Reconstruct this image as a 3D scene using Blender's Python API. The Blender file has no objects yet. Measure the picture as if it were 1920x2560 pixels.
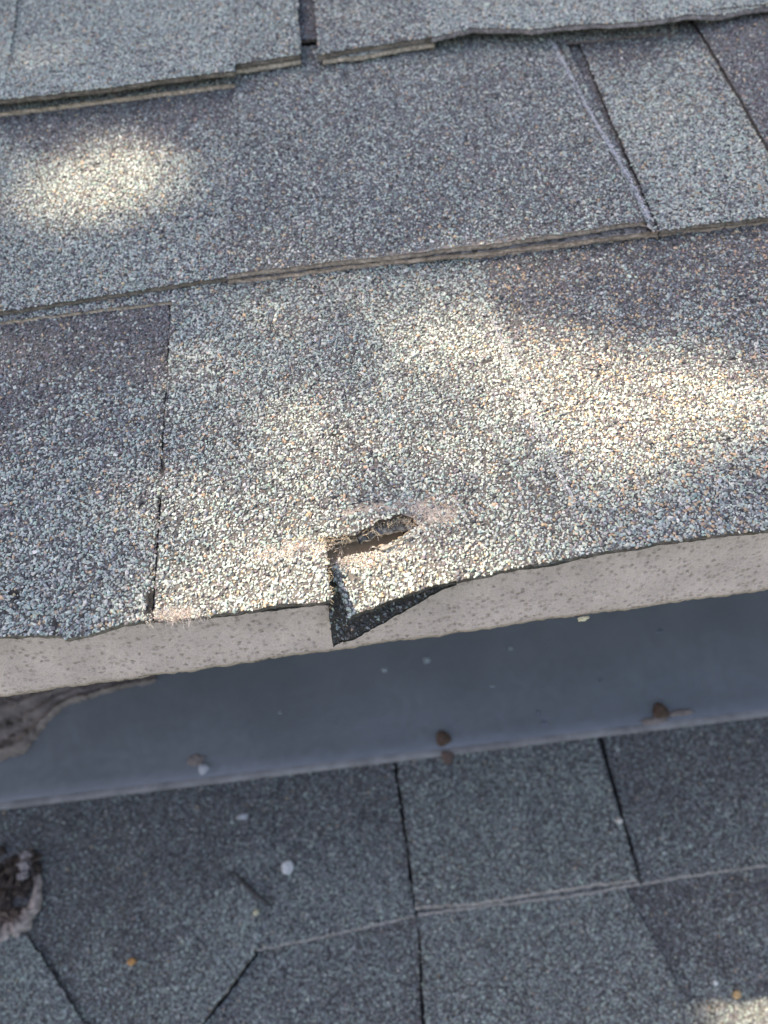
import bpy, math
import numpy as np
from mathutils import Vector, Matrix
R_=math.radians
rng=np.random.default_rng(7)
# ------------------------------------------------------------------ frame of the roof
# roof coordinates in millimetres: u along the eave, w up the slope, n off the roof plane
BETA=R_(20.0); CB,SB=math.cos(BETA),math.sin(BETA)
F_PX=1923.0; D=234.0
Xc=np.array([1,-.133,.026]); Xc/=np.linalg.norm(Xc)
Sc=np.array([-513,-3480,1923.]); Sc-=Sc.dot(Xc)*Xc; Sc/=np.linalg.norm(Sc)
Nc=np.cross(Xc,Sc); M=np.stack([Xc,Sc,Nc])
B=np.array([[1,0,0],[0,CB,SB],[0,-SB,CB]])          # rows: X, S, N in world axes
def world(P): return (np.asarray(P,float)@B)*.001
def ray(px,py): return M@np.array([px-960,py-1280,F_PX])
def on_plane(px,py,n):
    r=ray(px,py); t=(n-D)/r[2]; return r[0]*t,r[1]*t
def project(P):
    Q=P.copy(); Q[:,2]-=D; c=Q@M
    return c[:,0]/c[:,2]*F_PX+960, c[:,1]/c[:,2]*F_PX+1280

# ------------------------------------------------------------------ camera
C=bpy.context.scene.collection
scene=bpy.context.scene
cam_d=bpy.data.cameras.new('camera'); cam=bpy.data.objects.new('camera',cam_d); C.objects.link(cam)
right=M[:,0]@B; down=M[:,1]@B; fwd=M[:,2]@B
rot=Matrix((right,-down,-fwd)).transposed()
cam.matrix_world=Matrix.Translation(world([0,0,D]))@rot.to_4x4()
cam_d.sensor_width=36; cam_d.sensor_fit='AUTO'; cam_d.lens=F_PX/2560*36
cam_d.clip_start=.01; cam_d.clip_end=200
cam_d.dof.use_dof=True; cam_d.dof.focus_distance=.262; cam_d.dof.aperture_fstop=9.2
scene.camera=cam
# ------------------------------------------------------------------ sky, sun, exposure
SUN=np.array([-.80,.52,1.0])                         # towards the sun, roof coordinates
sw=SUN@B; sw/=np.linalg.norm(sw)
el=math.asin(sw[2]); az=math.atan2(sw[0],sw[1])
w=bpy.data.worlds.new('World'); scene.world=w; w.use_nodes=True
nt=w.node_tree; bg=nt.nodes['Background']; sky=nt.nodes.new('ShaderNodeTexSky')
sky.sky_type='NISHITA'; sky.sun_disc=False; sky.sun_elevation=el; sky.sun_rotation=az
sky.ozone_density=.4; sky.dust_density=2.5
sky_tint=nt.nodes.new('ShaderNodeVectorMath'); sky_tint.operation='MULTIPLY'; sky_tint.inputs[1].default_value=(1.08,1.0,.95)   # warm tint on the sky's light, a white balance
nt.links.new(sky.outputs[0],sky_tint.inputs[0]); nt.links.new(sky_tint.outputs[0],bg.inputs[0]); bg.inputs[1].default_value=.13
sl=bpy.data.lights.new('sun','SUN'); sl.energy=4.1; sl.angle=R_(.5); sl.color=(1,.85,.64)
so=bpy.data.objects.new('sun',sl); C.objects.link(so)
so.rotation_euler=Vector(sw).to_track_quat('Z','Y').to_euler()
scene.view_settings.view_transform='Standard'; scene.view_settings.look='None'
scene.view_settings.exposure=1.58; scene.view_settings.gamma=1

# ------------------------------------------------------------------ helpers
def hash2(i,j,seed):
    h=(i.astype(np.int64)*374761393+j.astype(np.int64)*668265263+seed*982451653)&0xffffffff
    h=((h^(h>>13))*1274126177)&0xffffffff; h=h^(h>>16)
    return (h&0xffff)/65535.
def noise(u,w,s,seed=0):
    u=np.asarray(u,float)/s; w=np.asarray(w,float)/s
    i=np.floor(u); j=np.floor(w); a=u-i; b=w-j; a=a*a*(3-2*a); b=b*b*(3-2*b)
    h=lambda x,y:hash2(x,y,seed)
    return ((h(i,j)*(1-a)+h(i+1,j)*a)*(1-b)+(h(i,j+1)*(1-a)+h(i+1,j+1)*a)*b)*2-1
def smooth(x): x=np.clip(x,0,1); return x*x*(3-2*x)

def material(name,base=None,rough=.9,attr=False,spec=.3,metal=0,noise_scale=0,noise_amt=0,bump=0,bump_scale=500,dist=.0005):
    m=bpy.data.materials.new(name); m.use_nodes=True; n=m.node_tree; b=n.nodes['Principled BSDF']
    b.inputs['Roughness'].default_value=rough; b.inputs['Metallic'].default_value=metal
    b.inputs['Specular IOR Level'].default_value=spec
    tc=n.nodes.new('ShaderNodeTexCoord')
    src=None
    if attr:
        a=n.nodes.new('ShaderNodeAttribute'); a.attribute_name='col'; src=a.outputs['Color']
    if noise_scale:
        t=n.nodes.new('ShaderNodeTexNoise'); t.inputs['Scale'].default_value=noise_scale; t.inputs['Detail'].default_value=6
        n.links.new(tc.outputs['Object'],t.inputs['Vector'])
        mr=n.nodes.new('ShaderNodeMapRange'); mr.inputs['From Min'].default_value=.3; mr.inputs['From Max'].default_value=.7
        mr.inputs['To Min'].default_value=1-noise_amt; mr.inputs['To Max'].default_value=1+noise_amt
        n.links.new(t.outputs['Fac'],mr.inputs['Value'])
        mx=n.nodes.new('ShaderNodeVectorMath'); mx.operation='SCALE'
        if src: n.links.new(src,mx.inputs[0])
        else: mx.inputs[0].default_value=base[:3]
        n.links.new(mr.outputs[0],mx.inputs['Scale']); src=mx.outputs[0]
    if src: n.links.new(src,b.inputs['Base Color'])
    else: b.inputs['Base Color'].default_value=(*base[:3],1)
    if bump:
        t=n.nodes.new('ShaderNodeTexNoise'); t.inputs['Scale'].default_value=bump_scale; t.inputs['Detail'].default_value=4
        n.links.new(tc.outputs['Object'],t.inputs['Vector'])
        bp=n.nodes.new('ShaderNodeBump'); bp.inputs['Strength'].default_value=bump; bp.inputs['Distance'].default_value=dist
        n.links.new(t.outputs['Fac'],bp.inputs['Height']); n.links.new(bp.outputs[0],b.inputs['Normal'])
    return m
# mineral granules: the colour of every chip is its own; a fine mottling inside each
M_GRAN=material('mineral_granules',attr=True,rough=.72,spec=.35,noise_scale=1800,noise_amt=.28)
M_SHEET=material('asphalt_mat',attr=True,rough=.93,spec=.2,noise_scale=900,noise_amt=.35,bump=.8,bump_scale=1600,dist=.0004)
# beyond the built chips the same look carried by a voronoi texture, weighted by the colour's alpha
def add_voronoi(m):
    n=m.node_tree; b=n.nodes['Principled BSDF']; lk=b.inputs['Base Color'].links[0].from_socket
    a=[x for x in n.nodes if x.type=='ATTRIBUTE'][0]; tc=[x for x in n.nodes if x.type=='TEX_COORD'][0]
    v=n.nodes.new('ShaderNodeTexVoronoi'); v.inputs['Scale'].default_value=650; n.links.new(tc.outputs['Object'],v.inputs['Vector'])
    sp=n.nodes.new('ShaderNodeSeparateColor'); n.links.new(v.outputs['Color'],sp.inputs[0])
    mr=n.nodes.new('ShaderNodeMapRange'); mr.inputs['To Min'].default_value=.3; mr.inputs['To Max'].default_value=1.7
    n.links.new(sp.outputs[0],mr.inputs['Value'])
    mx=n.nodes.new('ShaderNodeMix'); mx.data_type='FLOAT'; mx.inputs[2].default_value=1.
    n.links.new(a.outputs['Alpha'],mx.inputs[0]); n.links.new(mr.outputs[0],mx.inputs[3])
    sc=n.nodes.new('ShaderNodeVectorMath'); sc.operation='SCALE'
    n.links.new(lk,sc.inputs[0]); n.links.new(mx.outputs[0],sc.inputs['Scale']); n.links.new(sc.outputs[0],b.inputs['Base Color'])
add_voronoi(M_SHEET)
M_EDGE=material('cut_edge',attr=True,rough=.95,spec=.15,noise_scale=700,noise_amt=.4,bump=1,bump_scale=1200,dist=.0006)
MATS=[M_GRAN,M_SHEET,M_EDGE]

class Acc:
    def __init__(s): s.v=[];s.f=[];s.m=[];s.c=[];s.n=0
    def add(s,v,f,mat,col):
        v=np.asarray(v,float).reshape(-1,3); f=np.asarray(f,int).reshape(-1,3)
        col=np.asarray(col,float)
        if col.ndim==1: col=np.tile(col,(len(v),1))
        if col.shape[1]==3: col=np.hstack([col,np.zeros((len(col),1))])
        s.v.append(v); s.f.append(f+s.n); s.m.append(np.full(len(f),mat)); s.c.append(col); s.n+=len(v)
def link(name,acc,parent=None,mats=None,smooth_=False,roofspace=True):
    v=np.vstack(acc.v); f=np.vstack(acc.f); mi=np.concatenate(acc.m); c=np.vstack(acc.c)
    if roofspace: v=world(v)
    me=bpy.data.meshes.new(name)
    me.vertices.add(len(v)); me.vertices.foreach_set('co',v.astype(np.float32).ravel())
    me.loops.add(len(f)*3); me.loops.foreach_set('vertex_index',f.astype(np.int32).ravel())
    me.polygons.add(len(f)); me.polygons.foreach_set('loop_start',np.arange(0,len(f)*3,3,dtype=np.int32))
    me.polygons.foreach_set('material_index',mi.astype(np.int32))
    a=me.color_attributes.new('col','FLOAT_COLOR','POINT'); a.data.foreach_set('color',c.astype(np.float32).ravel())
    for m in (mats or MATS): me.materials.append(m)
    me.update(calc_edges=True)
    me.polygons.foreach_set('use_smooth',np.full(len(f),smooth_))
    o=bpy.data.objects.new(name,me); C.objects.link(o)
    if parent: o.parent=parent; o.matrix_parent_inverse=parent.matrix_world.inverted()
    return o
def thing(name,label,cat,loc=(0,0,0),group=None):
    o=bpy.data.objects.new(name,None); C.objects.link(o); o.empty_display_size=.02
    o.location=world(loc); o['label']=label; o['category']=cat
    if group: o['group']=group
    bpy.context.view_layer.update()
    return o
def tag(o,label,cat,group=None):
    o['label']=label; o['category']=cat
    if group: o['group']=group
    return o

# ------------------------------------------------------------------ granules
def ico():
    p=(1+5**.5)/2; v=[]
    for a in (-1,1):
        for b in (-p,p): v+= [(0,a,b),(a,b,0),(b,0,a)]
    v=np.array(v)/math.sqrt(1+p*p)
    f=[]
    n=len(v)
    dmin=np.sort(np.linalg.norm(v[0]-v,axis=1))[1]*1.01
    for i in range(n):
        for j in range(i+1,n):
            if np.linalg.norm(v[i]-v[j])>dmin: continue
            for k in range(j+1,n):
                if np.linalg.norm(v[i]-v[k])<dmin and np.linalg.norm(v[j]-v[k])<dmin:
                    nn=np.cross(v[j]-v[i],v[k]-v[i])
                    f.append((i,j,k) if nn.dot(v[i])>0 else (i,k,j))
    return v,np.array(f)
IV,IF=ico()
TEMPL=[]
for k in range(14):
    v=IV.copy()
    for q in range(6):                              # chop facets: crushed stone, not pebbles
        d=rng.normal(size=3); d/=np.linalg.norm(d); h=rng.uniform(.36,.66)
        e=v@d; v=v-np.outer(np.maximum(e-h,0),d)
    v*=rng.uniform(.86,1.16,size=(12,1)); TEMPL.append(v)
TEMPL=np.array(TEMPL)
PAL={'pale':(.41,.425,.385),'white':(.54,.54,.48),'mid':(.20,.215,.22),'dark':(.055,.055,.06),'plum':(.165,.145,.15),'tan':(.42,.31,.21),'sage':(.33,.38,.345)}
PN=list(PAL); PC=np.array([PAL[k] for k in PN])
MIX={'warm':(.33,.035,.15,.05,.12,.12,.19),'darkwarm':(.10,.01,.24,.10,.36,.13,.06),
     'light':(.37,.045,.15,.065,.08,.05,.26),
     'grit':(.30,.14,.04,.10,.20,.21,.01),
     'medium':(.24,.03,.29,.09,.19,.03,.13),
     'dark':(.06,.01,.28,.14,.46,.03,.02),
     'lowlight':(.08,.005,.36,.22,.05,.005,.28),  # lower roof mixes: same shingles, part of their shade put into darker chips
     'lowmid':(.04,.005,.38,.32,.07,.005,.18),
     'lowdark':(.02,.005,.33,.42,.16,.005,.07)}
MIX={k:np.array(v)/sum(v) for k,v in MIX.items()}
AVG={k:(v[:,None]*PC).sum(0) for k,v in MIX.items()}

def granules(acc,pos,tx,tn,mixw,size=.74,keep=None):
    """pos (N,3) roof mm, tx/tn tangent and normal (N,3), mixw (N,7) weights of colours"""
    x,y=project(pos)
    ok=(x>-420)&(x<2340)&(y>-300)&(y<2860)
    if keep is not None: ok&=keep
    pos=pos[ok];tx=tx[ok];tn=tn[ok];mixw=mixw[ok]; N=len(pos)
    if not N: return
    ty=np.cross(tn,tx)
    a=rng.uniform(0,2*np.pi,N); ca,sa=np.cos(a)[:,None],np.sin(a)[:,None]
    ex=tx*ca+ty*sa; ey=-tx*sa+ty*ca
    tl=rng.normal(0,.22,(N,2)); n2=tn+ex*tl[:,:1]+ey*tl[:,1:]; n2/=np.linalg.norm(n2,axis=1)[:,None]
    ey=np.cross(n2,ex); ey/=np.linalg.norm(ey,axis=1)[:,None]; ex=np.cross(ey,n2)
    s=size*np.exp(rng.normal(0,.27,N)); s=np.clip(s,.35*size,1.7*size)
    sc=np.stack([s*rng.uniform(.95,1.45,N),s*rng.uniform(.65,1.05,N),s*rng.uniform(.42,.72,N)],1)
    T=TEMPL[rng.integers(0,len(TEMPL),N)]*sc[:,None,:]
    Rm=np.stack([ex,ey,n2],1)
    P=np.einsum('nvk,nkj->nvj',T,Rm)+(pos+tn*(s*rng.uniform(.05,.42,N))[:,None])[:,None,:]
    cum=np.cumsum(mixw,1); r=rng.random(N)*cum[:,-1]; idx=(r[:,None]>cum).sum(1).clip(0,6)
    col=PC[idx]*np.exp(rng.normal(0,.14,N))[:,None]*(1+rng.normal(0,.035,(N,3)))
    col=np.clip(col,.02,.75)
    F=(IF[None]+(np.arange(N)*12)[:,None,None])
    acc.add(P.reshape(-1,3),F.reshape(-1,3),0,np.repeat(col,12,0))

# ------------------------------------------------------------------ a patch of sheet
def poly_uw(pts,nf):
    out=[]
    for p in pts:
        dn=p[2] if len(p)>2 else 0.; n=0.
        for _ in range(4): u,w_=on_plane(p[0],p[1],n); n=nf(u,w_)+dn
        out.append((u,w_,dn))
    return np.array(out)
def along(P,s):
    L=np.r_[0,np.cumsum(np.hypot(*(np.diff(P[:,:2],axis=0).T)))]; L/=L[-1]
    return np.stack([np.interp(s,L,P[:,k]) for k in range(3)],-1)
class Patch:
    """ruled between a top and a bottom line given left to right; nf(u,w) is the height of its top face"""
    def __init__(s,top,bottom,nf,uw=False,ease=1.,rough=.35,seed=1,wave=.25):
        s.T=np.array([(*p,0) if len(p)<3 else p for p in top],float) if uw else poly_uw(top,nf)
        s.B=np.array([(*p,0) if len(p)<3 else p for p in bottom],float) if uw else poly_uw(bottom,nf)
        s.nf=nf; s.ease=ease; s.rough=rough; s.seed=seed; s.wave=wave
        s.W=(np.hypot(*(s.T[-1,:2]-s.T[0,:2]))+np.hypot(*(s.B[-1,:2]-s.B[0,:2])))/2
        s.H=(np.hypot(*(s.T[0,:2]-s.B[0,:2]))+np.hypot(*(s.T[-1,:2]-s.B[-1,:2])))/2
    def at(s,a,t):                                   # t=0 top, 1 bottom
        A=along(s.T,a); Bb=along(s.B,a); t_=t[...,None]
        P=A[...,:2]*(1-t_)+Bb[...,:2]*t_
        dn=A[...,2]+(Bb[...,2]-A[...,2])*t**s.ease
        u,w_=P[...,0],P[...,1]
        r=s.rough
        u2=u+r*(noise(u,w_,1.3,s.seed)+.9*noise(u,w_,4.5,s.seed+1)+1.2*noise(u,w_,15,s.seed+2))
        w2=w_+r*(noise(u,w_,1.3,s.seed+3)+.9*noise(u,w_,4.5,s.seed+4)+.8*noise(u,w_,15,s.seed+5))
        n=np.vectorize(lambda x:x)(s.nf(u2,w2))+dn+s.wave*(noise(u,w_,28,11)+.5*noise(u,w_,9,12))
        return np.stack([u2,w2,n],-1)
def sheet(acc,p,thick=2.4,mix='light',mix_top=None,top_at=(.1,.6),step=1.6,side=(.05,.045,.045),bevel=0.,wear=None,gran=True,spacing=.90,size=.585,edge=(.20,.165,.135),keep=None,density=1.,asph=(.115,.108,.10),pits=None,mixnoise=.25,sides='lrtb',uneven=True):
    nx=int(np.clip(p.W/step,4,420)); ny=int(np.clip(p.H/step,3,300))
    a,t=np.meshgrid(np.linspace(0,1,nx+1),np.linspace(0,1,ny+1)); V=p.at(a,t)
    idx=np.arange((nx+1)*(ny+1)).reshape(ny+1,nx+1)
    q=np.stack([idx[:-1,:-1],idx[1:,:-1],idx[1:,1:],idx[:-1,1:]],-1).reshape(-1,4)
    tri=np.vstack([q[:,[0,1,2]],q[:,[0,2,3]]])
    top=V.reshape(-1,3)
    x,y=project(top)
    out=np.clip(np.maximum.reduce([-380-x,x-2300,-260-y,y-2820])/60,0,1)
    tt=t.ravel()
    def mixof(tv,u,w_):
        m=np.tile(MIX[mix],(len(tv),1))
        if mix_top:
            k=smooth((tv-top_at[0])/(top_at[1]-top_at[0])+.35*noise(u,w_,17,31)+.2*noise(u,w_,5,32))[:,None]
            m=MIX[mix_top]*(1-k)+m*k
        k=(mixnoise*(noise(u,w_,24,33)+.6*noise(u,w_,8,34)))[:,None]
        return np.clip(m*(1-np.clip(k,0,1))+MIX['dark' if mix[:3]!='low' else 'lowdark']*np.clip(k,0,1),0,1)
    mw=mixof(tt,top[:,0],top[:,1]); avg=mw@PC
    col=np.tile(np.array(asph),(len(top),1))*(1-out[:,None])+avg*.6*out[:,None]  # average dimmed: shade between neighbouring chips put into the outer sheet's colour
    if wear is not None:
        wv=wear(top[:,0],top[:,1])[:,None]; col=col*(1-wv)+np.array([.36,.31,.27])*(1+.3*noise(top[:,0],top[:,1],2.2,64)+.2*noise(top[:,0],top[:,1],7,65))[:,None]*wv
    if pits: pv=np.clip(sum(g(top[:,0],top[:,1]) for g in pits)*1.5,0,1)[:,None]; col=col*(1-pv)+.02*pv
    col=np.hstack([col,out[:,None] if gran else np.ones((len(top),1))])
    if not gran: col[:,:3]=avg*.7
    acc.add(top,tri,1,col)
    bot=top.copy(); bot[:,2]-=thick
    acc.add(bot,tri[:,::-1],2,np.array([.05,.047,.045]))
    rings={'t':idx[0,::-1],'b':idx[-1,:],'l':idx[:,0],'r':idx[::-1,-1]}
    for k_ in sides:
        ring=rings[k_]; n=len(ring); A=top[ring]; m_=3
        L=[]
        for j in range(m_+1):
            Q=A.copy(); Q[:,2]-=thick*j/m_
            if k_=='b': Q[:,1]-=bevel*j/m_
            if 0<j<m_: Q[:,:2]+=rng.normal(0,.16,(n,2))+(.25 if j==1 else -.15)*np.array([0,1.])
            L.append(Q)
        L=np.vstack(L); f=[]
        i=np.arange(n-1)
        for j in range(m_):
            f.append(np.stack([i+j*n,i+(j+1)*n,i+1+(j+1)*n],1)); f.append(np.stack([i+j*n,i+1+(j+1)*n,i+1+j*n],1))
        ec=np.array(edge if k_ in 'bt' else side)*(1+.35*noise(L[:,0],L[:,1]+L[:,2]*3,3,77))[:,None]
        ec[:n]*=.8
        acc.add(L,np.vstack(f),2,np.clip(ec,.01,.8))
    if gran:
        gx=int(p.W/spacing); gy=int(p.H/(spacing*.92))
        a,t=np.meshgrid((np.arange(gx)+.5)/gx,(np.arange(gy)+.5)/gy)
        a=a+(np.arange(gy)%2)[:,None]*.5/gx
        a=(a+rng.uniform(-.45,.45,a.shape)/gx).ravel().clip(0,1); t=(t+rng.uniform(-.45,.45,t.shape)/gy).ravel().clip(0,1)
        P0=p.at(a,t); e=1e-3
        Pa=p.at(a+e*(80/p.W)*4,t); Pt=p.at(a,t+e*(80/p.H)*4)
        tx=Pa-P0; tx[:,:2]=np.array([1,0]); tx[:,2]=0
        da=(Pa-P0); dt=-(Pt-P0); nn=np.cross(da,dt); nn/=np.linalg.norm(nn,axis=1)[:,None]+1e-9
        nn[:,:2]=np.clip(nn[:,:2],-.5,.5); nn/=np.linalg.norm(nn,axis=1)[:,None]
        tx=tx-nn*(tx*nn).sum(1)[:,None]; tx/=np.linalg.norm(tx,axis=1)[:,None]
        kp=rng.random(len(P0))<density
        # small bald spots everywhere
        kp&=~((noise(P0[:,0],P0[:,1],1.7,51+p.seed)>.88))
        if pits: kp&=sum(g(P0[:,0],P0[:,1]) for g in pits)*(1+.6*noise(P0[:,0],P0[:,1],1.4,67))<.5
        if wear is not None: kp&=rng.random(len(P0))>wear(P0[:,0],P0[:,1])*1.02
        if keep is not None: kp&=keep(P0[:,0],P0[:,1])
        granules(acc,P0,tx,nn,mixof(t,P0[:,0],P0[:,1]),size,kp)

# tufts of broken glass fibre
def fibres(acc,n,centre,length,spread,dirn,col=(.62,.50,.36),rad=.095,curl=.5):
    V=[];Fc=[];k=0
    for i in range(n):
        c=np.array(centre(i),float); L=length*rng.uniform(.4,1.3)
        d=np.array(dirn(i),float)+rng.normal(0,spread,3); d/=np.linalg.norm(d)
        b=rng.normal(0,curl,3)
        pts=[c+d*L*t+b*L*t*t*.5 for t in (0,.35,.7,1)]
        for j,pnt in enumerate(pts):
            r=rad*(1-.25*j)
            for a in (0,2.09,4.19): V.append(pnt+r*np.array([math.cos(a),math.sin(a)*.7,math.sin(a)]))
        for j in range(3):
            for a in range(3):
                p0=k+j*3+a; p1=k+j*3+(a+1)%3; Fc+= [(p0,p1,p1+3),(p0,p1+3,p0+3)]
        k+=12
    V=np.array(V); cc=np.repeat(np.array(col)*np.exp(rng.normal(0,.25,n))[:,None],12,0)
    acc.add(V,Fc,2,np.clip(cc,.02,.85))
def P3(px,py,n): u,w_=on_plane(px,py,n); return np.array([u,w_,n])

# ------------------------------------------------------------------ upper roof courses
E_=140.; TL=2.6; TT=2*TL
WK=[97.,236.,378.,518.]
def height(k,j,base=0.,wk=None,extra=None):
    w0=(WK[k] if wk is None else wk)
    def f(u,w_):
        v=base+TT*(1-(w_-w0)/E_)+(j+1)*TL
        return v+extra(u,w_) if extra else v
    return f
def below(k,gap=24):                                 # chips only where the next course leaves them open
    return lambda u,w_: w_<WK[k+1]+gap
def gauss(px,py,ru,rw,n=10.,rot=0):
    u0,w0=on_plane(px,py,n); c,s=math.cos(rot),math.sin(rot)
    return lambda u,w_: np.exp(-((((u-u0)*c+(w_-w0)*s)/ru)**2+((-(u-u0)*s+(w_-w0)*c)/rw)**2))
wear_spots=[gauss(735,1375,12,3.0,rot=-.05),gauss(1085,1290,8,4,rot=.2),gauss(940,1270,13,1.7),gauss(1045,1264,8,2.4),gauss(435,1537,8,2.4)]
def wear_tear(u,w_):
    v=sum(g(u,w_) for g in wear_spots)
    return np.clip(1.6*v*(1+1.1*noise(u,w_,2.0,61)+.6*noise(u,w_,7,66))-.30,0,.95)
def wear_b(k):                                      # worn, chipless strips along cut edges
    return lambda u,w_: np.clip(k*(noise(u,w_,6,62)-.35),0,.8)

# --- course 1 (eave course) ------------------------------------------------
g1='shingles of the eave course on the upper roof'
# left shingle: slot showing its backing layer
PITS=[gauss(*q) for q in ((404,1160,.8,4),(398,1100,.6,2),(372,1500,1.1,5),(22,1478,1.2,2.0),(38,1492,1.4,.7),(8,1462,.8,1.2),(52,1470,.5,1.),(132,1562,.9,4),(62,1575,1.2,.8),(205,1535,1.6,.7),(592,305,.8,3),(563,660,.9,3),(1222,885,2,1),(838,1080,3,.6),(700,965,3,.5),(1210,1118,1.5,.7),*[(float(rng.uniform(-10,240)),float(rng.uniform(1435,1565)),float(rng.uniform(.4,1.2)),float(rng.uniform(.3,.9))) for _ in range(16)],*[(float(376+rng.uniform(-10,8)),float(rng.uniform(1380,1545)),float(rng.uniform(.3,.9)),float(rng.uniform(.4,1.6))) for _ in range(9)],*[(float(rng.uniform(420,1900)),float(rng.uniform(760,1330)),float(rng.uniform(.5,1.5)),float(rng.uniform(.25,.5))) for _ in range(26)],*[(1232+208*t_+(12*math.sin(9*t_)),800+462*t_,float(rng.uniform(.3,.55)),float(rng.uniform(.8,2.2))) for t_ in np.linspace(0,1,17)],*[(590-22*t_,240+440*t_,float(rng.uniform(.25,.6)),float(rng.uniform(1.,3.))) for t_ in np.linspace(0,1,12)])]
t=thing('roof_shingle','weathered grey shingle at the upper eave, left of the torn one, dark at its top','roof shingle',(-90,100,8),g1)
a=Acc()
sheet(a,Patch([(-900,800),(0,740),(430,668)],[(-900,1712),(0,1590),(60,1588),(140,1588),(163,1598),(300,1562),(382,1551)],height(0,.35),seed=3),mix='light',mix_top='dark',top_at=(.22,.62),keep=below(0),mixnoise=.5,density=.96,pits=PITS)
link('backing_layer',a,t)
a=Acc()
sheet(a,Patch([(-900,830),(0,745),(436,680)],[(-900,955),(0,805),(425,753),(436,757)],height(0,1),seed=4,rough=.25),gran=True,mix='medium',edge=(.52,.41,.32),keep=below(0))
link('headlap_strip',a,t)

t=thing('roof_shingle','torn shingle at the upper eave with a ripped, bent down flap and pale granules','roof shingle',(20,100,8),g1)
# tooth with the tear
main=Acc(); H1=height(0,1)
def H1r(u,w_): return H1(u,w_)-1.3*smooth((u-18)/26)      # the step to the next area fades to the right
lip=[(393,1395),(600,1366),(740,1347),(797,1349,.3),(822,1341,.7),(842,1343,.9),(862,1333,1.),(884,1336,1.1),(905,1320,1.4),(925,1318,1.5),(943,1299,1.7),(972,1297,1.7),(992,1285,1.5),(1012,1292,1.),(1028,1294,.5),(1042,1316)]
pt=Patch([(433,690),(800,640),(1172,588)],lip+[(1150,1300),(1290,1285),(1440,1262)],H1r,seed=5,ease=14)
sheet(main,pt,mix='light',keep=below(0),wear=wear_tear,pits=PITS,edge=(.12,.09,.07))
pl=Patch([(393,1395),(600,1366),(740,1347),(797,1347),(812,1352)],[(385,1548),(470,1548),(560,1532),(640,1524),(700,1512),(760,1510),(829,1500)],H1r,seed=5)
sheet(main,pl,mix='light',wear=wear_tear,pits=PITS,edge=(.16,.13,.11))
pr=Patch([(1040,1318),(1150,1300),(1290,1285),(1440,1262)],[(1140,1450),(1200,1438),(1300,1418),(1400,1400),(1478,1384)],H1r,seed=5)
sheet(main,pr,mix='light',wear=wear_tear,edge=(.16,.13,.11))
def grit(acc,p,wf,n=5200):
    a=rng.random(n*6); tq=rng.random(n*6); Q=p.at(a,tq); wv=wf(Q[:,0],Q[:,1]); k=(rng.random(len(a))<wv*.9)&(wv>.12); Q=Q[k]
    tn=np.tile([0,0,1.],(len(Q),1)); tx=np.tile([1.,0,0],(len(Q),1))
    granules(acc,Q,tx,tn,np.tile(MIX['grit'],(len(Q),1)),size=.27)
for q_ in (pt,pl,pr): grit(main,q_,wear_tear,12000)
link('tab',main,t)
fl=Acc()
pf=Patch([(830,1420,-4.4),(850,1396,-3.9),(905,1382,-3.3),(960,1370,-2.5),(1000,1350,-1.3),(1040,1320,0)],
         [(868,1545,-10.5),(885,1538,-9.5),(1000,1492,-5),(1075,1466,-1.8),(1140,1450,0)],H1r,seed=5,ease=1.1,rough=.35)
wf_=lambda u,w_: np.clip(1.0*gauss(885,1385,14,2.6)(u,w_)*(1+.8*noise(u,w_,2,63)),0,.85)
grit(fl,pf,wf_,5000)
sheet(fl,pf,mix='light',wear=wf_,edge=(.10,.085,.07),step=1.)
o=link('torn_flap',fl,t); o['label']='ripped corner of the tab bent down below the eave'
# backing layer of the same shingle, torn along with it and drooping further
bk=Acc(); H0=height(0,0)
lip0=[(385,1405),(790,1358),(880,1351),(905,1343),(960,1322),(1010,1306),(1040,1326)]
sheet(bk,Patch([(425,700),(1172,600)],lip0+[(1440,1275)],H0,seed=7),mix='light',gran=False,edge=(.50,.38,.25),thick=2.0)
sheet(bk,Patch([(385,1405),(790,1362),(806,1362)],[(384,1551),(560,1535),(818,1506)],H0,seed=7),mix='light',gran=False,edge=(.05,.045,.04),thick=2.2)
sheet(bk,Patch([(1040,1328),(1440,1275)],[(1140,1453),(1300,1420),(1478,1386)],H0,seed=7),mix='light',gran=False,edge=(.08,.07,.06),thick=2.2)
# the slot right of the tooth, and the headlap strip above it
sheet(bk,Patch([(1165,600),(1500,560),(1920,500),(2750,420)],[(1470,1387),(1560,1372),(1700,1350),(1800,1338),(1920,1326),(2750,1226)],height(0,.42),seed=8),mix='warm',mix_top='darkwarm',top_at=(.22,.60),keep=below(0),pits=PITS,edge=(.16,.13,.11))
link('backing_layer',bk,t)
df=Acc()
pd=Patch([(810,1425,-9),(850,1440,-9),(930,1440,-6),(1040,1340,-1)],[(834,1612,-31),(900,1585,-25),(1000,1530,-14),(1085,1478,-4),(1140,1456,-1)],H0,seed=9,ease=1.,rough=.4)
MIX['under']=np.array([.02,0,.2,.64,.1,.01,.02]); sheet(df,pd,mix='under',asph=(.06,.052,.045),edge=(.03,.028,.025),step=1.,thick=2.)
o=link('torn_underlayer',df,t); o['label']='dark underlayer sagging below the torn flap'
st=Acc()
sheet(st,Patch([(1165,600),(1640,520),(2750,400)],[(1176,644),(1400,614),(1640,586),(1900,556),(2750,460)],height(0,1),seed=10,rough=.25),gran=True,mix='medium',edge=(.52,.40,.33))
link('headlap_strip',st,t)
fb=Acc()
Lp=poly_uw([(740,1350),(797,1349),(850,1345),(905,1335),(950,1313),(1000,1299),(1025,1302),(1048,1318)],H1r)
def on_lip(i):
    q=along(Lp,np.array([rng.random()]))[0]; return (q[0],q[1]+rng.uniform(-.3,1.4),H1r(q[0],q[1])+rng.uniform(-1.2,.4))
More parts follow.
